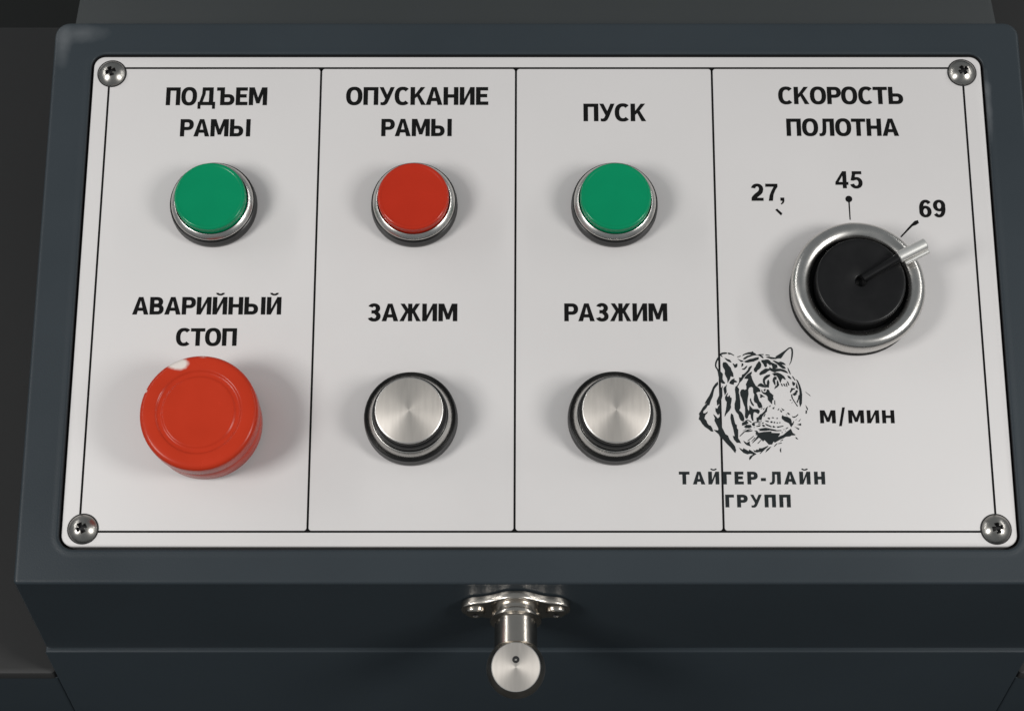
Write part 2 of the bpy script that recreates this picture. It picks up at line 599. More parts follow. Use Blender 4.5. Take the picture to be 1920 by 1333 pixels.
# --- lettering: a bold grotesque drawn as shapes, cap height 1
def rect(x0, y0, x1, y1):
    return ('p', [(x0, y0), (x1, y0), (x1, y1), (x0, y1)])
def P(*c):
    return ('p', list(zip(c[::2], c[1::2])))
def ring(cx, cy, rx, ry, sw, sh, a0, a1, n=28, e=2.35):
    def pt(a, rx_, ry_):
        c, s_ = math.cos(R(a)), math.sin(R(a))
        return (cx + rx_ * math.copysign(abs(c) ** (2 / e), c), cy + ry_ * math.copysign(abs(s_) ** (2 / e), s_))
    A = [pt(a0 + (a1 - a0) * i / n, rx, ry) for i in range(n + 1)]
    B = [pt(a0 + (a1 - a0) * i / n, rx - sw, ry - sh) for i in range(n + 1)]
    return ('s', A, B)
def glyph(ch, s, t):
    w = .8
    if ch == 'П':
        return w, [rect(0, 0, s, 1), rect(w - s, 0, w, 1), rect(s, 1 - t, w - s, 1)]
    if ch == 'Г':
        return .62, [rect(0, 0, s, 1), rect(s, 1 - t, .62, 1)]
    if ch == 'Е':
        return .66, [rect(0, 0, s, 1), rect(s, 1 - t, .65, 1), rect(s, 0, .66, t), rect(s, .5 - t / 2 + .02, .60, .5 + t / 2 + .02)]
    if ch == 'Н':
        return w, [rect(0, 0, s, 1), rect(w - s, 0, w, 1), rect(s, .5 - t / 2, w - s, .5 + t / 2)]
    if ch == 'Т':
        return .78, [rect(0, 1 - t, .78, 1), rect(.39 - s / 2, 0, .39 + s / 2, 1 - t)]
    if ch in 'ИЙ':
        g = [rect(0, 0, s, 1), rect(w - s, 0, w, 1), P(s - .01, 0, w - s + .01, .69, w - s + .01, 1, s - .01, .31)]
        if ch == 'Й':
            g.append(ring(w / 2, 1.26, .25, .18, .13, .105, 192, 348, 14, 2))
        return w, g
    if ch == 'М':
        w = 1.02
        return w, [rect(0, 0, s, 1), rect(w - s, 0, w, 1), P(s * .8, 1, s + .06, 1, w / 2 + .001, .42, w / 2 + .001, .10, w / 2 - .09, .10, s - .01, .66, s * .8, .66),
                   P(w - s * .8, 1, w - s * .8, .66, w - s + .01, .66, w / 2 + .09, .10, w / 2, .10, w / 2, .42, w - s - .06, 1)]
    if ch == 'А':
        w = .90
        return w, [P(0, 0, s + .015, 0, w / 2, .80, w / 2, 1, w / 2 - .125, 1), P(w, 0, w / 2 + .125, 1, w / 2, 1, w / 2, .80, w - s - .015, 0), rect(.22, .21, w - .22, .21 + t * .95)]
    if ch == 'Д':
        w = .98
        return w, [rect(0, -.2, .165, t), rect(w - .165, -.2, w, t), rect(.165, 0, w - .165, t), rect(w - .115 - s, t, w - .115, 1), rect(.40, 1 - t, w - .115 - s, 1),
                   P(.09, t, .28, t, .42, .62, .43, .85, .43, 1, .25, 1, .23, .62)]
    if ch == 'Л':
        w = .82
        return w, [rect(w - s, 0, w, 1), rect(.39, 1 - t, w - s, 1), P(.20, 1, .40, 1, .395, .50, .375, .22, .32, .07, .22, 0, .10, -.02, 0, 0, 0, .155, .08, .15, .14, .18, .175, .28, .19, .55)]
    def bowl(x0, x1, y0, y1, sh=None):
        sh = sh or t
        ry = (y1 - y0) / 2
        rx = min(.34, (x1 - x0))
        xm = x1 - rx
        return [rect(x0, y1 - sh, xm, y1), rect(x0, y0, xm, y0 + sh), ring(xm, (y0 + y1) / 2, rx, ry, s, sh, 90, -90, 18, 2.2)]
    if ch == 'Р':
        return .76, [rect(0, 0, s, 1)] + bowl(s, .76, .36, 1)
    if ch == 'Ь':
        return .80, [rect(0, 0, s, 1)] + bowl(s, .80, 0, .62)
    if ch == 'Ъ':
        g = [('p', [(x + .2, y) for x, y in q[1]]) if q[0] == 'p' else ('s', [(x + .2, y) for x, y in q[1]], [(x + .2, y) for x, y in q[2]]) for q in glyph('Ь', s, t)[1]]
        return 1.0, g + [rect(0, 1 - t, .2, 1)]
    if ch == 'Ы':
        return 1.16, [rect(0, 0, s, 1)] + bowl(s, .76, 0, .62) + [rect(1.16 - s, 0, 1.16, 1)]
    if ch == 'В':
        return .76, [rect(0, 0, s, 1)] + bowl(s, .72, .5 - t * .35, 1, t) + bowl(s, .77, 0, .5 + t * .5, t)
    if ch == 'О':
        return .88, [ring(.44, .5, .44, .52, s, t, 0, 360, 44)]
    if ch == 'С':
        return .80, [ring(.44, .5, .44, .52, s, t, 47, 313, 36, 2.3)]
    if ch == 'У':
        return .82, [P(.60, 1, .82, 1, .50, .22, .42, .07, .31, -.01, .18, -.02, .07, 0, .07, .16, .18, .15, .25, .19, .30, .29), P(0, 1, .22, 1, .45, .52, .36, .26)]
    if ch == 'К':
        return .82, [rect(0, 0, s, 1), P(s, .36, s, .58, .55, 1, .79, 1, .42, .52), P(.30, .58, .46, .64, .83, 0, .58, 0)]
    if ch == 'Ж':
        w = 1.16
        c = w / 2
        return w, [rect(c - s * .48, 0, c + s * .48, 1)] + [g for q in (1, -1) for g in (
            ('p', [(c + q * .06, .40), (c + q * .06, .62), (c + q * .30, 1), (c + q * .53, 1), (c + q * .22, .50)]),
            ('p', [(c + q * .12, .50), (c + q * .26, .58), (c + q * .58, 0), (c + q * .34, 0)]))]
    if ch == 'З':
        return .70, [ring(.34, .735, .33, .285, s, t * .95, 158, -78, 26, 2.1), ring(.345, .28, .355, .30, s, t, 80, -160, 26, 2.1), rect(.20, .435, .42, .435 + t)]
    if ch == '-':
        return .36, [rect(0, .26, .36, .26 + t * 1.05)]
    if ch == '/':
        return .44, [P(0, -.22, .18, -.22, .44, 1.22, .26, 1.22)]
    if ch == ',':
        return .22, [P(.02, 0, .02, .19, .22, .19, .22, -.02, .17, -.14, .06, -.22, .03, -.16, .10, -.08, .12, 0)]
    if ch == '2':
        return .64, [ring(.32, .69, .31, .32, s * .95, t * .95, 168, -8, 22, 2.1), P(.41, .68, .626, .66, .60, .50, .50, .36, .36, .24, .27, .15, .02, .15, .06, .26, .18, .40, .33, .53, .39, .60),
                     rect(.02, 0, .63, t)]
    if ch == '7':
        return .62, [rect(0, 1 - t, .62, 1), P(.62, 1 - t, .50, .62, .40, .35, .36, 0, .15, 0, .20, .32, .30, .58, .42, 1 - t)]
    if ch == '4':
        return .68, [rect(.38, 0, .38 + s * .92, 1), rect(0, .20, .38, .20 + t * .95), rect(.38 + s * .92, .20, .68, .20 + t * .95), P(0, .36, .38, 1, .38, .74, .17, .36)]
    if ch == '5':
        return .64, [rect(.10, 1 - t, .60, 1), P(.10, 1, .10, 1 - t, .02, .46, .19, .44, .23, .60, .28, 1 - t, .28, 1), ring(.31, .32, .33, .34, s * .95, t * .95, 128, -165, 28, 2.1)]
    if ch in '69':
        g = [ring(.33, .325, .32, .345, s * .95, t * .92, 0, 360, 32, 2.1), ring(.36, .50, .35, .52, s * .95, t * .95, 200, 42, 22, 2.2)]
        if ch == '9':
            g = [('s', [(.66 - x, 1 - y) for x, y in q[1]], [(.66 - x, 1 - y) for x, y in q[2]]) for q in g]
        return .66, g
    return .4, []

def word(txt, x0, x1, ytop, ybase, m='ink', note=None, s=.242, t=.192, track=.075):
    """print a word so that it fills a measured box"""
    ink = Ink()
    shapes = []
    x = 0
    xs = []
    for i_, ch in enumerate(txt):
        w, g = glyph(ch, s, t)
        pr = txt[i_ - 1] + ch if i_ else ''
        if pr in ('ТЬ', 'ТН', 'УП', 'РЫ', 'АН', 'АМ', 'НА', 'МА', 'АЖ', 'АЗ', 'ЗА', 'АР', 'РИ', 'ПУ', 'АВ', 'ВА', 'РУ', 'ИТ'):
            x -= track * .25
        elif i_ and (ch in 'АТУ' or txt[i_ - 1] in 'АТРГУ'):
            x -= track * .95 if track < .15 else track * .15
        elif i_ and (ch in 'ОС' or txt[i_ - 1] in 'ОС'):
            x -= .02
        shapes.append((x, g))
        x += w + track
    W = x - track
    a, b = pp(x0, (ytop + ybase) / 2), pp(x1, (ytop + ybase) / 2)
    top, bot = pp((x0 + x1) / 2, ytop)[1], pp((x0 + x1) / 2, ybase)[1]
    kx, ky = (b[0] - a[0]) / W, top - bot
    for ox, g in shapes:
        for q in g:
            if q[0] == 'p':
                ink.poly([(a[0] + (ox + px) * kx, bot + py * ky) for px, py in q[1]])
            else:
                ink.strip([(a[0] + (ox + px) * kx, bot + py * ky) for px, py in q[1]], [(a[0] + (ox + px) * kx, bot + py * ky) for px, py in q[2]])
    return ink.done('lettering', M[m], label=note or 'black printed lettering ' + txt)

word('ПОДЪЕМ', 311.5, 501, 164, 197.5)
word('РАМЫ', 338, 469.5, 223.5, 256, note='black printed lettering РАМЫ under ПОДЪЕМ')
word('ОПУСКАНИЕ', 649, 915.5, 163.5, 197)
word('РАМЫ', 715, 847, 223, 255.5, note='black printed lettering РАМЫ under ОПУСКАНИЕ')
word('ПУСК', 1094, 1211, 194.5, 227.5)
word('СКОРОСТЬ', 1459, 1693, 163, 195.5)
word('ПОЛОТНА', 1474.5, 1685, 222.5, 255)
word('АВАРИЙНЫЙ', 248.5, 527.5, 556.5, 589.5)
word('СТОП', 330, 444, 615, 648)
word('ЗАЖИМ', 689.5, 857.5, 569, 602)
word('РАЗЖИМ', 1058, 1251, 568.5, 602)
word('27,', 1408, 1470, 344.5, 376.5, s=.225, t=.18, track=.10)
word('45', 1566, 1617, 321, 353, s=.225, t=.18, track=.10)
word('69', 1723, 1773, 375, 407, s=.225, t=.18, track=.07)
word('М/МИН', 1537.5, 1677, 768.5, 793, s=.25, t=.20, track=.19)
word('ТАЙГЕР-ЛАЙН', 1273, 1547, 883.5, 907.5, 'slate_ink', 'widely spaced slate grey lettering, upper line below the tiger head', s=.275, t=.23, track=.27)
word('ГРУПП', 1360, 1482.5, 926.5, 950.5, 'slate_ink', 'widely spaced slate grey lettering, lower line below the tiger head', s=.275, t=.23, track=.25)

# --- ruled lines
def rule(u0, v0, u1, v1, wd):
    ink = Ink()
    d = Vector((u1 - u0, v1 - v0)).normalized()
    n = Vector((-d.y, d.x)) * wd / 2
    ink.poly([(u0 - n.x, v0 - n.y), (u1 - n.x, v1 - n.y), (u1 + n.x, v1 + n.y), (u0 + n.x, v0 + n.y)])
    return ink.done('ruled_line', M['ink'])
LW = 0.70 * mm
top = (pp(400, 128.5)[1] + pp(1600, 127.5)[1]) / 2
bot = pp(960, 996)[1]
lu = (pp(203, 130)[0] + pp(152, 995)[0]) / 2
ru = (pp(1810, 130)[0] + pp(1862, 995)[0]) / 2
rule(lu, top, ru, top, LW)
rule(lu, bot, ru, bot, LW)
e_ = LW / 2 + 0.00001
rule(lu, top - e_, lu, bot + e_, LW)
rule(ru, top - e_, ru, bot + e_, LW)
for xa, xb in ((602, 577), (969, 963), (1337, 1354)):
    ua, ub = pp(xa, 128)[0], pp(xb, 995)[0]
    um = (ua + ub) / 2
    rule(ua * .5 + um * .5, top - e_, ub * .5 + um * .5, bot + e_, LW)
# small fillets where the dividers meet the frame line
for xa, xb in ((602, 577), (969, 963), (1337, 1354)):
    ua, ub = pp(xa, 128)[0], pp(xb, 995)[0]
    um = (ua + ub) / 2
    for uu, vv, sg in ((ua * .5 + um * .5, top, -1), (ub * .5 + um * .5, bot, 1)):
        ink = Ink()
        g_, q_ = LW / 2 - .02 * mm, 1.0 * mm
        pts = []
        for sx in (-1, 1):
            arc_ = [(uu + sx * (g_ + q_ - q_ * math.cos(R(t_))), vv + sg * (g_ + q_ - q_ * math.sin(R(t_)))) for t_ in range(0, 91, 15)]
            pts += arc_ if sx > 0 else arc_[::-1]
        ink.poly(pts)
        ink.done('line_joint', M['ink'])
def disc(px, py, r, seg=24):
    return [(px + r * math.cos(2 * math.pi * i / seg), py + r * math.sin(2 * math.pi * i / seg)) for i in range(seg)]

# --- marks round the selector
mk = Ink()
c45 = pp(1591.5, 373)
mk.poly(disc(c45[0], c45[1], 1.2 * mm))
e45 = pp(1594, 412)
mk.poly([(c45[0] - .26 * mm, c45[1]), (c45[0] + .26 * mm, c45[1]), (e45[0] + .2 * mm, e45[1]), (e45[0] - .2 * mm, e45[1])])
mk.done('dial_mark', M['ink'])
mk = Ink()
mk.poly([pp(*q) for q in ((1723, 418), (1721, 412.5), (1715, 414), (1708, 421), (1688, 443.5), (1690, 445), (1711, 424), (1718, 421.5))])
mk.done('dial_mark', M['ink'])
mk = Ink()
mk.poly([pp(*q) for q in ((1453.5, 393.5), (1457, 391), (1467, 400), (1464.5, 404))])
mk.done('dial_mark', M['ink'])

# --- tiger emblem: each stripe is its own inked patch, surveyed in nine tiles
TG = {'A': (1305, 645), 'B': (1375, 645), 'C': (1445, 645), 'D': (1305, 715), 'E': (1375, 715), 'F': (1445, 715), 'H': (1375, 785), 'I': (1445, 785)}
TIGER = '''
A 750,300 800,262 900,250 965,260 975,295 930,305 850,312 790,330 830,385 820,405 780,370 760,360
A 985,262 1060,265 1130,300 1195,345 1185,365 1130,335 1080,315 1030,322 1000,300
A 700,380 650,450 600,560 590,640 600,720 650,790 680,870 700,990 720,1080 760,1150 800,1215 860,1235 910,1225 905,1195 850,1130 830,1080 835,1000 840,920 800,880 740,830 680,760 640,690 640,620 660,540 700,480 745,390
A 880,425 920,430 990,465 1060,485 1090,530 1115,575 1040,555 970,520 925,470
A 1140,600 1170,600 1220,640 1250,605 1295,605 1295,680 1270,720 1210,745 1180,680
A 850,560 930,560 980,600 1020,660 1085,730 1110,810 1160,900 1175,1020 1130,1020 1085,990 1065,1080 1020,1160 985,1215 975,1080 930,1000 895,920 905,820 870,760 835,700 830,620
A 1205,1060 1200,1110 1290,1165 1270,1190 1190,1200 1175,1265 1080,1245 1040,1215 1060,1160 1120,1100
B 120,385 230,355 228,385 130,408
B 120,440 190,480 300,515 330,540 240,555 190,510
B 275,370 300,320 380,280 470,250 570,238 610,215 630,260 690,285 715,325 780,335 800,308 945,308 945,337 860,340 910,370 940,410 935,445 880,415 830,375 770,350 700,345 620,355 540,385 450,415 380,465 330,480 300,460 350,410 430,360 520,340 550,320 470,315 380,325 320,350
B 330,535 420,500 500,465 600,445 700,415 790,400 800,430 780,480 700,510 640,540 540,555 450,575 380,570
B 1005,318 1080,325 1145,345 1135,368 1060,352 1010,348
B 1005,395 1100,385 1200,400 1280,415 1340,415 1340,466 1240,465 1150,450 1060,425
B 265,590 300,600 320,640 290,685 250,710 255,650
B 435,665 430,700 390,760 340,800 275,790 270,765 330,750 390,690
B 580,670 520,690 470,740 460,790 400,860 330,930 275,945 250,1040 175,1035 185,1100 175,1190 130,1270 75,1333 115,1333 150,1300 200,1200 270,1130 310,1070 350,1010 420,930 500,850 540,770 580,700
B 800,525 850,570 875,640 860,720 820,770 760,810 715,880 660,860 635,790 650,750 690,700 720,630
B 870,540 885,490 960,490 1020,475 1090,475 1150,520 1190,580 1170,640 1150,665 1100,620 1045,590 1050,690 1010,725 970,690 940,620
B 1130,705 1190,760 1240,850 1200,850 1140,810 1060,860 1000,910 920,940 840,970 810,940 830,880 900,820 1000,755 1120,765
B 1150,940 1140,1000 1070,1050 1010,1100 985,1140 1000,1220 1060,1340 980,1290 925,1200 920,1100 960,1020 1040,960
B 1095,1095 1130,1180 1110,1340 1070,1340 1050,1250 1050,1160
E 570,-315 580,-290 565,-235 540,-200 565,-175 585,-90 640,30 700,130 800,200 840,260 845,325 780,320 715,350 750,420 780,520 810,600 870,670 910,780 890,810 800,835 760,760 740,690 660,640 635,560 655,400 620,340 615,200 570,165 500,185 465,260 475,380 450,520 435,700 450,850 480,920 495,880 505,740 560,800 610,855 760,855 820,890 820,960 780,1015 720,970 660,950 630,980 620,1100 630,1230 590,1220 550,1130 540,1030 500,1015 470,1070 450,1140 400,1165 360,1090 370,960 365,810 320,700 270,540 220,420 210,330 250,250 310,235 360,260 410,230 410,150 390,90 440,-20 470,-80 340,-90 370,-150 440,-230
E 100,130 150,190 180,230 170,350 195,450 215,600 220,820 185,900 260,960 310,1040 340,1130 340,1200 310,1250 240,1220 190,1140 160,1030 80,940 40,840 40,700 75,560 70,400 50,260 60,170
E 540,510 555,530 560,590 590,650 640,720 640,770 580,730 540,660 515,570
E 745,150 790,80 860,45 930,80 1000,150 1020,190 900,175 830,150
E 1000,140 1060,60 1110,100 1110,190 1020,180
E 870,260 910,265 900,300 940,330 1000,340 1040,300 1035,250 1090,240 1130,290 1140,330 1255,430 1240,480 1260,560 1215,590 1210,710 1140,640 1080,570 1070,470 1020,420 950,390 890,340
E 960,240 1000,220 1010,260 980,305 945,280
E 820,390 880,400 930,440 985,470 970,485 900,480 870,515 825,490 850,450
E 850,850 905,815 918,828 870,862
E 915,880 960,820 982,830 942,884
E 1100,765 1060,840 1050,930 950,1030 900,1110 880,1200 800,1200 790,1245 730,1245 720,1130 780,1100 830,1030 900,990 980,910 1020,820
E 1115,780 1150,735 1172,745 1142,797
E 1205,840 1287,782 1272,862
E 1282,580 1306,580 1312,742 1278,700
E 938,1080 990,1000 1012,1010 962,1107
E 1060,1140 1100,1120 1155,1140 1120,1185
E 1195,1120 1240,1105 1280,1140 1220,1145
E 975,1212 1100,1222 1112,1262 1050,1262
E 1150,1250 1190,1230 1230,1250 1220,1285 1170,1290
E 1255,1265 1290,1250 1315,1275 1290,1300 1262,1295
D 680,0 695,80 640,150 580,220 550,330 520,470 460,600 415,740 370,740 320,830 225,930 230,985 290,985 368,930 355,980 290,1050 265,1150 330,1220 350,1290 400,1356 460,1376 500,1436 545,1561 470,1556 390,1486 280,1416 190,1316 130,1210 85,1180 110,1060 90,1000 160,900 210,810 340,660 270,700 290,640 350,540 420,430 480,300 530,170 600,70
D 840,125 820,220 825,450 800,540 760,600 740,690 660,750 645,600 690,500 730,420 740,270 790,190
D 605,820 665,845 710,740 780,700 765,950 690,1050 640,980 610,920
D 535,1015 600,1060 680,1150 750,1080 770,1290 790,1386 850,1496 920,1636 1000,1686 1050,1806 1150,1926 1220,2016 1255,2146 1225,2231 1100,2076 960,1936 830,1786 760,1746 710,1646 640,1586 550,1501 690,1521 700,1466 650,1366 575,1216 590,1140 560,1070
D 970,85 945,180 960,330 900,430 880,340 855,230 870,180 930,130
D 1000,345 990,400 965,460 1010,470 1040,425 1060,430 1060,480 1115,510 1110,600 1085,720 1095,810 1050,900 950,1010 900,1100 895,1040 930,900 950,760 960,640 910,560 905,480 950,400
D 1105,985 1160,1040 1185,1150 1225,1316 1278,1356 1275,1446 1318,1500 1318,1766 1366,1836 1411,1926 1310,1905 1280,1915 1180,1800 1150,1690 1210,1700 1190,1600 1160,1460 1105,1290 1075,1130 1085,1030
C 140,390 300,290 450,190 560,105 640,90 690,150 700,250 690,380 650,540 590,650 578,640 620,540 640,400 650,250 635,135 580,140 500,210 430,290 370,380 320,445 240,445 100,465 -5,462 -5,400 100,415 180,415
C 50,510 120,510 240,560 310,540 400,570 460,620 465,655 400,640 340,630 440,700 475,770 380,765 300,710 200,620 120,560
C 0,560 90,590 210,650 200,690 225,730 140,760 300,760 440,800 520,860 545,915 440,880 320,840 200,850 130,885 60,860 0,810 0,740 60,760 50,690 0,610
C 525,735 550,745 600,850 632,945 600,930 550,830
C 30,915 130,890 220,885 310,920 400,980 440,1030 475,1105 440,1105 370,1060 330,1130 310,1220 280,1160 230,1050 180,980 100,990 80,940
C 110,1010 180,1010 190,1100 130,1120 150,1200 150,1280 120,1270 60,1150 70,1070
C 200,1110 240,1170 265,1280 210,1340 110,1400 150,1300 190,1290 190,1180
C 520,975 590,1000 640,1060 640,1100 570,1060 540,1030
C 660,990 700,1005 775,1120 760,1137 700,1062
C 310,1225 350,1230 380,1310 350,1310
C 385,1240 430,1230 470,1320 430,1310
C 470,1220 500,1210 525,1330 495,1320
C 500,1140 550,1180 590,1290 550,1280 520,1200
C 680,1155 770,1210 760,1270 705,1305 670,1230
C 785,1085 850,1130 920,1280 960,1410 985,1570 975,1850 920,1960 890,1820 900,1500 870,1300 820,1160
C 790,1190 830,1260 865,1420 780,1350 800,1260
F 640,195 770,210 740,255 700,250 620,355 600,310 630,250
F 665,405 760,330 790,265 850,275 840,340 800,375 835,390 750,445
F 632,385 665,410 700,530 780,660 857,768 830,782 720,620 650,500
F 870,420 895,420 895,520 840,670 805,640 850,540
F 1085,310 1247,440 1235,453 1098,337
F 1085,720 1160,830 1162,905 1128,860
F 1095,885 1137,910 1127,1000 1088,1000
F 585,572 652,558 620,602
F 640,682 688,628 682,655
F 215,890 245,838 272,838 240,902
F 330,825 440,890 380,910
F 280,870 330,905 367,930 330,967
F 340,1100 365,1045 430,1085 520,1095 620,1150 650,1210 660,1290 720,1310 640,1425 570,1300 440,1240 350,1160
F 500,980 560,970 615,1040 560,1030
F 465,1025 492,1018 527,1062
F 665,1075 720,1095 790,1070 850,1012 867,1030 800,1100 730,1132 680,1115
F 765,1212 820,1155 802,1192
F 868,1240 940,1158 932,1190 887,1247
F 680,1300 715,1230 732,1240 710,1310
F 25,1130 65,1105 115,1142
F 175,1145 205,1120 228,1145 200,1172
F 85,1275 118,1245 148,1272 115,1305
F 178,1285 205,1262 235,1283 205,1312
F 262,1280 288,1257 310,1280 285,1303
I 820,175 950,133 950,212
I 735,230 800,260 900,300 870,340 820,300
I 630,300 690,430 780,490 760,510 650,515 600,545 470,555 400,600 300,640 130,740 95,700 45,795 -60,800 -130,720 -180,670 -250,640 -290,580 -220,470 -160,420 20,430 290,440 280,500 225,560 400,490 500,400
I 0,320 80,320 150,350 330,345 340,372 150,385 0,362
I 50,240 90,205 155,270
I 180,235 300,222 400,205 398,235 300,255 220,277
I 370,340 430,310 432,332
I 455,300 550,252 548,275 490,317
I 335,420 382,403 362,442
I 445,362 482,368 460,390
I 765,563 820,580 862,642 800,622
I 300,680 390,628 382,665 310,697
I 230,760 352,733 342,762 240,782
I 105,853 200,750 212,770 120,867
I 283,960 327,888 327,1047 300,1030
H 270,120 330,90 400,40 480,120 400,180 270,210
H 370,40 450,20 530,60 578,100 550,112 480,62 400,52
H 330,240 410,180 540,180 580,250 500,290 380,280
H 270,383 400,298 412,312
H 195,530 330,390 450,325 560,302 562,322 450,365 600,348 592,377 470,407 360,405 212,547
H 575,150 640,100 760,85 890,60 890,80 780,110 660,130 680,200 640,225 590,190
H 610,265 680,253 662,277
H 700,225 860,180 830,235 740,247
H 760,150 850,118 842,160 780,167
H 885,130 940,103 962,125 900,157
H 890,185 950,175 1005,230 930,247
H 985,135 1200,230 1190,262 1040,207
H 1220,240 1260,208 1320,262 1250,272
H 770,315 1000,270 1130,295 1335,340 1335,377 1180,352 1000,372 800,375 830,345
H 645,360 740,365 790,430 950,400 1190,385 1190,450 1000,660 960,660 930,710 890,650 820,600 800,580 600,757 588,745 720,580 760,510 690,500 720,460 690,450 710,400
H 438,680 630,528 643,542 460,692
H 568,690 670,573 692,585 580,697
H 748,765 870,638 882,655 775,772
H 310,670 420,745 515,690 510,770 550,860 420,815 360,765
H 175,890 300,960 310,905 480,1000 500,950 660,1050 725,1090 600,1170 560,1230 510,1285 490,1230 520,1160 620,1100 520,1085 440,1105 320,1060 220,960
H 620,965 700,990 720,950 800,960 800,910 900,910 1080,835 1100,850 1000,940 840,1090 820,1080 880,1020 740,1045 660,1030
H 1190,860 1110,960 1000,1050 1040,950 1130,880
H 1270,855 1333,775 1345,800 1285,862
'''
tg = Ink()
for ln_ in TIGER.strip().splitlines():
    t_, *cs = ln_.split()
    ox, oy = TG[t_]
    pts = [tuple(map(float, c.split(','))) for c in cs]
    tg.poly([pp(ox + x / 16.6625, oy + y / 16.6625) for x, y in pts])
tg.done('tiger_emblem', M['slate_ink'])

# ------------------------------------------------------------------ fixing screws
def screw_mesh(r=4.75, h=2.3, n=56):
    V, F, MI = [], [], []
    idx = {}
    S = (r * r + h * h) / (2 * h)                    # sphere radius of the head
    nr, na = 40, 96
    def hh(x, y):
        d = math.hypot(x, y)
        z = 0.35 + math.sqrt(max(S * S - d * d, 0)) - (S - h)
        def arm(a, b):
            wid = 0.50 + 0.16 * abs(a)
            return min(max((1.75 - abs(a)) / .16, 0), 1) * min(max((wid - abs(b)) / .16, 0), 1)
        m_ = max(arm(x, y), arm(y, x))
        return z - m_ * 1.25, m_
    V.append((0, 0, hh(0, 0)[0] * mm))
    deep = [hh(0, 0)[1]]
    for i in range(1, nr + 1):
        q = r * (i / nr) ** 0.8
        for j in range(na):
            a = 2 * math.pi * j / na
            z, m_ = hh(q * math.cos(a), q * math.sin(a))
            V.append((q * math.cos(a) * mm, q * math.sin(a) * mm, z * mm))
            deep.append(m_)
    def id_(i, j):
        return 0 if i == 0 else 1 + (i - 1) * na + j % na
    for i in range(nr):
        for j in range(na):
            if i == 0:
                fc = (0, id_(1, j), id_(1, j + 1))
            else:
                fc = (id_(i, j), id_(i + 1, j), id_(i + 1, j + 1), id_(i, j + 1))
            F.append(fc)
            MI.append(1 if sum(deep[q] for q in fc) / len(fc) > .45 else 0)  # cross recess faces coloured black for the shade inside
    k = len(V)                                        # short straight rim
    for j in range(na):
        a = 2 * math.pi * j / na
        V.append((r * math.cos(a) * mm, r * math.sin(a) * mm, 0.05 * mm))
    for j in range(na):
        F.append((id_(nr, j), k + j, k + (j + 1) % na, id_(nr, j + 1)))
        MI.append(0)
    return mesh('screw', V, F, [M['dark_chrome'], M['recess']], True, MI, 50)
scm = screw_mesh()
wsh = lathe('washer', [(5.15, 0.0), (5.15, .16), (4.9, .22), (4.5, .22)], M['recess'], 64)
for (x, y), rot in zip(((210, 138.5), (1803.5, 136.5), (155.5, 991), (1867.5, 991.5)), (20, 33, 28, 12)):
    u, v_ = pp(x, y)
    W_ = PL @ Matrix.Translation((u, v_, 0)) @ Matrix.Rotation(R(rot), 4, 'Z')
    s_ = link('screw', scm, root, W_)
    link('washer', wsh, s_, W_)

# ------------------------------------------------------------------ push buttons
gk_s = lathe('gasket', [(14.7, 0), (14.9, .5), (14.9, 2.2), (14.75, 2.6), (14.75, 4.0), (14.6, 4.5), (14.3, 4.7), (13.6, 4.6)], M['rubber'])
bz_s = lathe('push_button', [(13.7, 2.4), (13.75, 3.0), (14.1, 3.3), (14.2, 3.8), (14.1, 5.0), (14.1, 5.3), (13.95, 5.55), (12.7, 7.0), (12.55, 7.05), (12.45, 6.8), (12.4, 5.2), (11.2, 5.0)],
             [M['rubber'], M['chrome'], M['dark_chrome']], zones=[0, 0, 0, 0, 0, 1, 1, 1, 1, 0, 0])
cap_prof = [(12.15, 5.1), (12.15, 10.0)] + arc(11.25, 10.0, .9, 0, 80, 7) + [(11.1, 10.88), (10.85, 10.72), (10.6, 10.68), (8, 10.64), (4, 10.60), (0, 10.58)]
gcap = lathe('cap', cap_prof, M['green'], angle=70)
rcap = lathe('cap', cap_prof, M['red'], angle=70)
gk_b = lathe('gasket', [(15.4, 0), (15.6, .6), (15.6, 2.6), (15.45, 3.0), (15.45, 4.9), (15.3, 5.45), (14.95, 5.7), (14.5, 5.4), (13.5, 5.2)], M['rubber'])
bz_b = lathe('push_button', [(13.5, 3.4), (13.5, 4.9), (14.0, 5.0), (14.25, 5.4), (14.2, 5.7), (12.75, 7.75), (12.55, 7.8), (12.4, 7.0), (12.35, 6.2), (11, 6.2)],
             [M['rubber'], M['chrome'], M['dark_chrome']], zones=[0, 0, 0, 1, 1, 1, 1, 0, 0])
hold = lathe('collar', [(12.3, 6.3), (12.3, 10.6), (12.1, 11.0), (11.7, 11.1), (11.45, 11.4), (11.5, 12.6), (11.4, 12.9), (11.0, 12.9)], M['rubber'])
scap = lathe('cap', [(11.05, 12.0), (11.2, 13.7), (11.15, 14.05), (10.95, 14.2), (10.8, 14.25), (0, 14.25)],
             [M['steel_edge'], M['steel_face']], zones=[0, 0, 0, 0, 1], angle=25)
def button(x, y, kind, label):
    u, v_ = pp(x, y)
    W_ = PL @ Matrix.Translation((u, v_, 0))
    b = link('push_button', bz_b if kind == 'steel' else bz_s, root, W_, label=label, group='push buttons')
    link('gasket', gk_b if kind == 'steel' else gk_s, b, W_)
    if kind == 'steel':
        link('collar', hold, b, W_)
    link('cap', {'green': gcap, 'red': rcap, 'steel': scap}[kind], b, W_)
button(402.5, 388, 'green', 'round green push button in a chrome bezel under the word ПОДЪЕМ')
button(777.5, 388, 'red', 'round red push button in a chrome bezel under the word ОПУСКАНИЕ')
button(1151.5, 388, 'green', 'round green push button in a chrome bezel under the word ПУСК')
button(771.2, 788, 'steel', 'brushed steel push button in a black collar under the word ЗАЖИМ')
button(1151.5, 787, 'steel', 'brushed steel push button in a black collar under the word РАЗЖИМ')

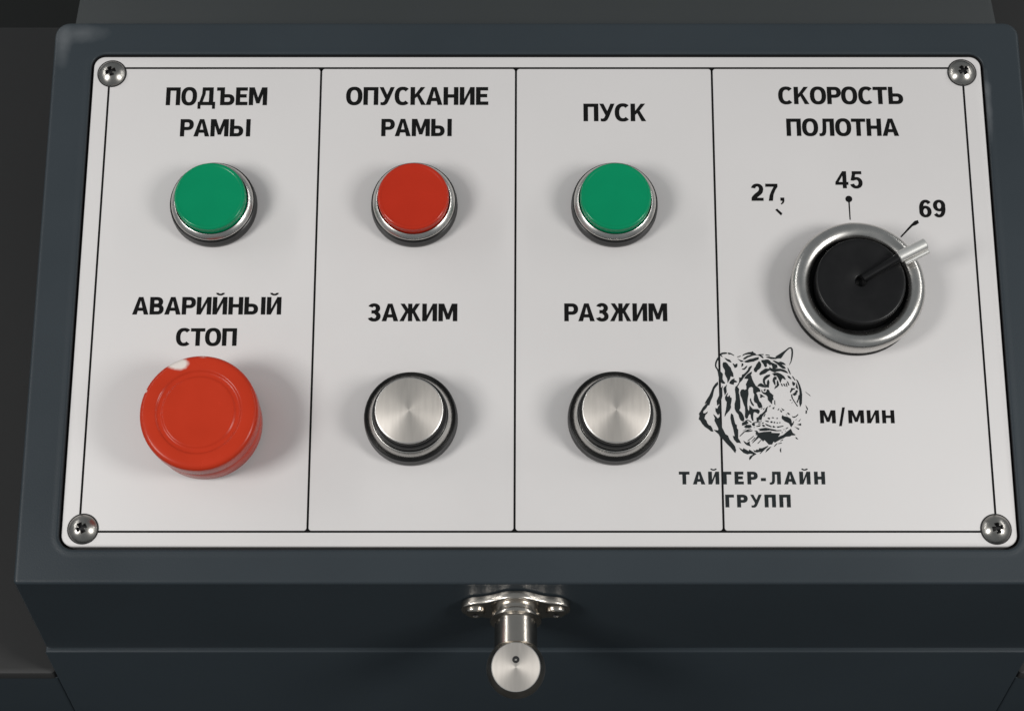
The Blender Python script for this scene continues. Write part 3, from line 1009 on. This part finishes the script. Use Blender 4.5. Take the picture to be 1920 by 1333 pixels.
# ------------------------------------------------------------------ emergency stop
u, v_ = pp(391, 800)
W_ = PL @ Matrix.Translation((u, v_, 0))
prof = [(16.6, -4.9), (17.6, -4.7), (17.95, -4.0), (18.1, 4.6), (17.95, 4.95), (18.0, 5.35), (18.35, 5.7), (18.6, 6.6)] + arc(16.75, 11.55, 1.85, 0, 82, 8) + \
       [(16.0, 13.46), (14.0, 13.5), (13.5, 13.42), (13.25, 13.1), (12.95, 12.9), (12.0, 12.86), (11.6, 12.98), (11.35, 13.24), (11.0, 13.36), (10.5, 13.3), (6, 13.24), (0, 13.2)]
LIFT = 7.2
EM = PL @ Matrix.Translation((u, v_, LIFT * mm))
prof = [(p_[0] * 1.03, p_[1]) for p_ in prof]
est = link('stop_button', lathe('stop_button', prof, M['worn_red'], 128, angle=70), root, EM, label='large worn red mushroom stop button under the word СТОП')
link('gasket', lathe('gasket', [(16.9, 0), (17.0, .7), (16.6, 1.5), (15, 1.6)], M['rubber']), est, W_)

# ------------------------------------------------------------------ speed selector
u, v_ = pp(1600, 551)
W_ = PL @ Matrix.Translation((u, v_, 0))
kprof = [(21.6, 2.0), (21.8, 2.6), (21.85, 5.2)] + [(19.4 + 3.2 * math.cos(R(q)), 8.2 + (3.4 if q > 0 else 2.0) * math.sin(R(q))) for q in range(-50, 91, 10)] + \
        [(18.4, 11.45), (17.4, 11.0), (16.8, 10.55), (16.55, 10.3), (16.45, 9.8), (16.3, 6.0), (14.0, 6.0)]
ksel = link('selector_knob', lathe('selector_knob', kprof, [M['chrome'], M['recess']], 128, zones=[1] + [0] * (len(kprof) - 4) + [1, 1], angle=50), root, W_,
            label='large round black selector knob in a polished steel ring')
link('gasket', lathe('gasket', [(21.9, 0), (22.0, .7), (21.7, 1.3), (21.3, 1.7), (20.5, 1.8)], M['rubber'], 128), ksel, W_)
dprof = [(15.0, 6.1), (15.0, 13.3)] + arc(14.2, 13.5, .8, 0, 80, 6) + [(13.9, 14.32), (13.0, 14.30), (6, 14.22), (2.3, 14.20), (1.9, 14.05), (1.75, 13.7), (1.7, 11.3), (0, 11.2)]
link('dial_disc', lathe('dial_disc', dprof, [M['knob'], M['recess']], 128, zones=[0] * (len(dprof) - 3) + [1, 1], angle=50), ksel, W_)
def lift(x, y, h):
    q = pp(x, y, h * mm)
    return Vector((q[0] - u, q[1] - v_, h * mm))
a0 = lift(1618, 522, 14.7)
a1 = lift(1685, 482, 17.0)
a2 = lift(1736, 456.5, 18.4)
link('lever_rod', tube(a0, a1 + (a2 - a1) * .1, 1.25 * mm, 1.45 * mm, 'lever_rod', M['knob']), ksel, W_)
tipm = tube(a1, a2, 1.95 * mm, 1.95 * mm, 'lever_tip', M['lever'], 28, .25 * mm)
link('lever_tip', tipm, ksel, W_)
b1 = lift(1697, 493, 15.7)
b2 = lift(1741, 470, 17.0)
link('lever_tip', tube(b1, b2, .75 * mm, .95 * mm, 'lever_tip', M['lever'], 20, .15 * mm), ksel, W_)

# ------------------------------------------------------------------ latch on the tray front
FN = Vector((0, -1, 0))
q = onplane(967, 1131, Vector((0, YF, 0)), FN)
LC = q
# local frame of the latch: x right, y up the face, z out of the face (towards the operator)
LM = Matrix(((1, 0, 0, LC.x), (0, 0, -1, YF), (0, 1, 0, LC.z), (0, 0, 0, 1)))
SC = 0.178 * mm                                      # one unit of the photograph on this face
def flange_outline(grow=0.0, n=96):
    """ears joined to a round centre by waisted flanks"""
    RX, re, rc = 75 * SC, 27 * SC, 55 * SC
    pts = []
    for i in range(n):
        a = 2 * math.pi * i / n
        c, s_ = math.cos(a), math.sin(a)
        best = 0
        # union of circles plus smooth web: march the ray
        lo, hi = 0.0, 130 * SC
        def inside(r):
            x, y = abs(r * c), abs(r * s_)
            d1 = math.hypot(x, y) - rc
            d2 = math.hypot(x - RX, y) - re
            kk = 44 * SC
            h_ = max(kk - abs(d1 - d2), 0) / kk
            return min(d1, d2) - h_ * h_ * kk * .25
        r = 130 * SC
        while inside(r) > grow and r > 0:
            r -= .25 * SC
        pts.append((r * c, r * s_))
    return pts
fo, fi, fi2 = flange_outline(0), flange_outline(-1.2 * SC), flange_outline(-4.5 * SC)
T_ = 15 * SC
V, F = loft([L3(fo, 0.0001), L3(fo, T_ - 3.2 * SC), L3(fi, T_ - 1 * SC), L3(fi2, T_)], False, True)
latch = link('latch', mesh('latch', V, F, M['pewter'], True, None, 55), root, LM, label='nickel plated latch knob on a two eared flange below the faceplate')
k1 = 1 / mm * SC
nk = [(44 * k1, 14.8 * k1), (44 * k1, 26 * k1), (47.5 * k1, 29 * k1), (48.5 * k1, 33 * k1), (47.5 * k1, 37 * k1), (44 * k1, 38.6 * k1), (41 * k1, 37.6 * k1), (39.5 * k1, 38.6 * k1), (39.5 * k1, 93 * k1), (30 * k1, 97 * k1)]
link('neck', lathe('neck', nk, M['pewter'], 72, angle=30), latch, LM)
# end ball cut flat, its face lies parallel to the faceplate
ctr = LM @ Vector((0, 0, 131 * SC))
BM = Matrix.Translation(ctr) @ PL
Rb, rf = 9.6, 8.0
hz = math.sqrt(Rb * Rb - rf * rf)
bp_ = arc(0, 0, Rb, -90, math.degrees(math.atan2(hz, rf)) - 2, 28)
bp_[0] = (0, -Rb)
bp_ += [(rf + .02, hz + .12), (rf - .12, hz + .28), (rf - .35, hz + .3), (0, hz + .3)]
ball = link('ball_end', lathe('ball_end', bp_, [M['ball'], M['steel_edge'], M['steel_face']], 96, zones=[0] * (len(bp_) - 5) + [0, 1, 1, 2], angle=25), latch, BM)
link('centre_mark', lathe('centre_mark', [(1.15, 0), (1.1, .12), (.75, .14), (.6, .02), (.35, .02), (.2, .1), (0, .1)], [M['recess'], M['dark_chrome']], 32, zones=[0, 0, 0, 0, 1, 1]),
     latch, BM @ Matrix.Translation((0, 2.4 * mm, (hz + .3) * mm)))
# flange screws
fsm = lathe('flange_screw', [(19 * k1, 0), (19 * k1, 3.5 * k1), (18 * k1, 6 * k1), (15 * k1, 8.2 * k1), (10 * k1, 9.4 * k1), (7.2 * k1, 9.6 * k1), (6.6 * k1, 9 * k1), (5.6 * k1, 4 * k1), (0, 3 * k1)],
            [M['pewter'], M['recess']], 40, zones=[0] * 6 + [1, 1], angle=60)
for sx in (-1, 1):
    link('flange_screw', fsm, latch, LM @ Matrix.Translation((sx * 75 * SC, 0, T_ - .0001)))
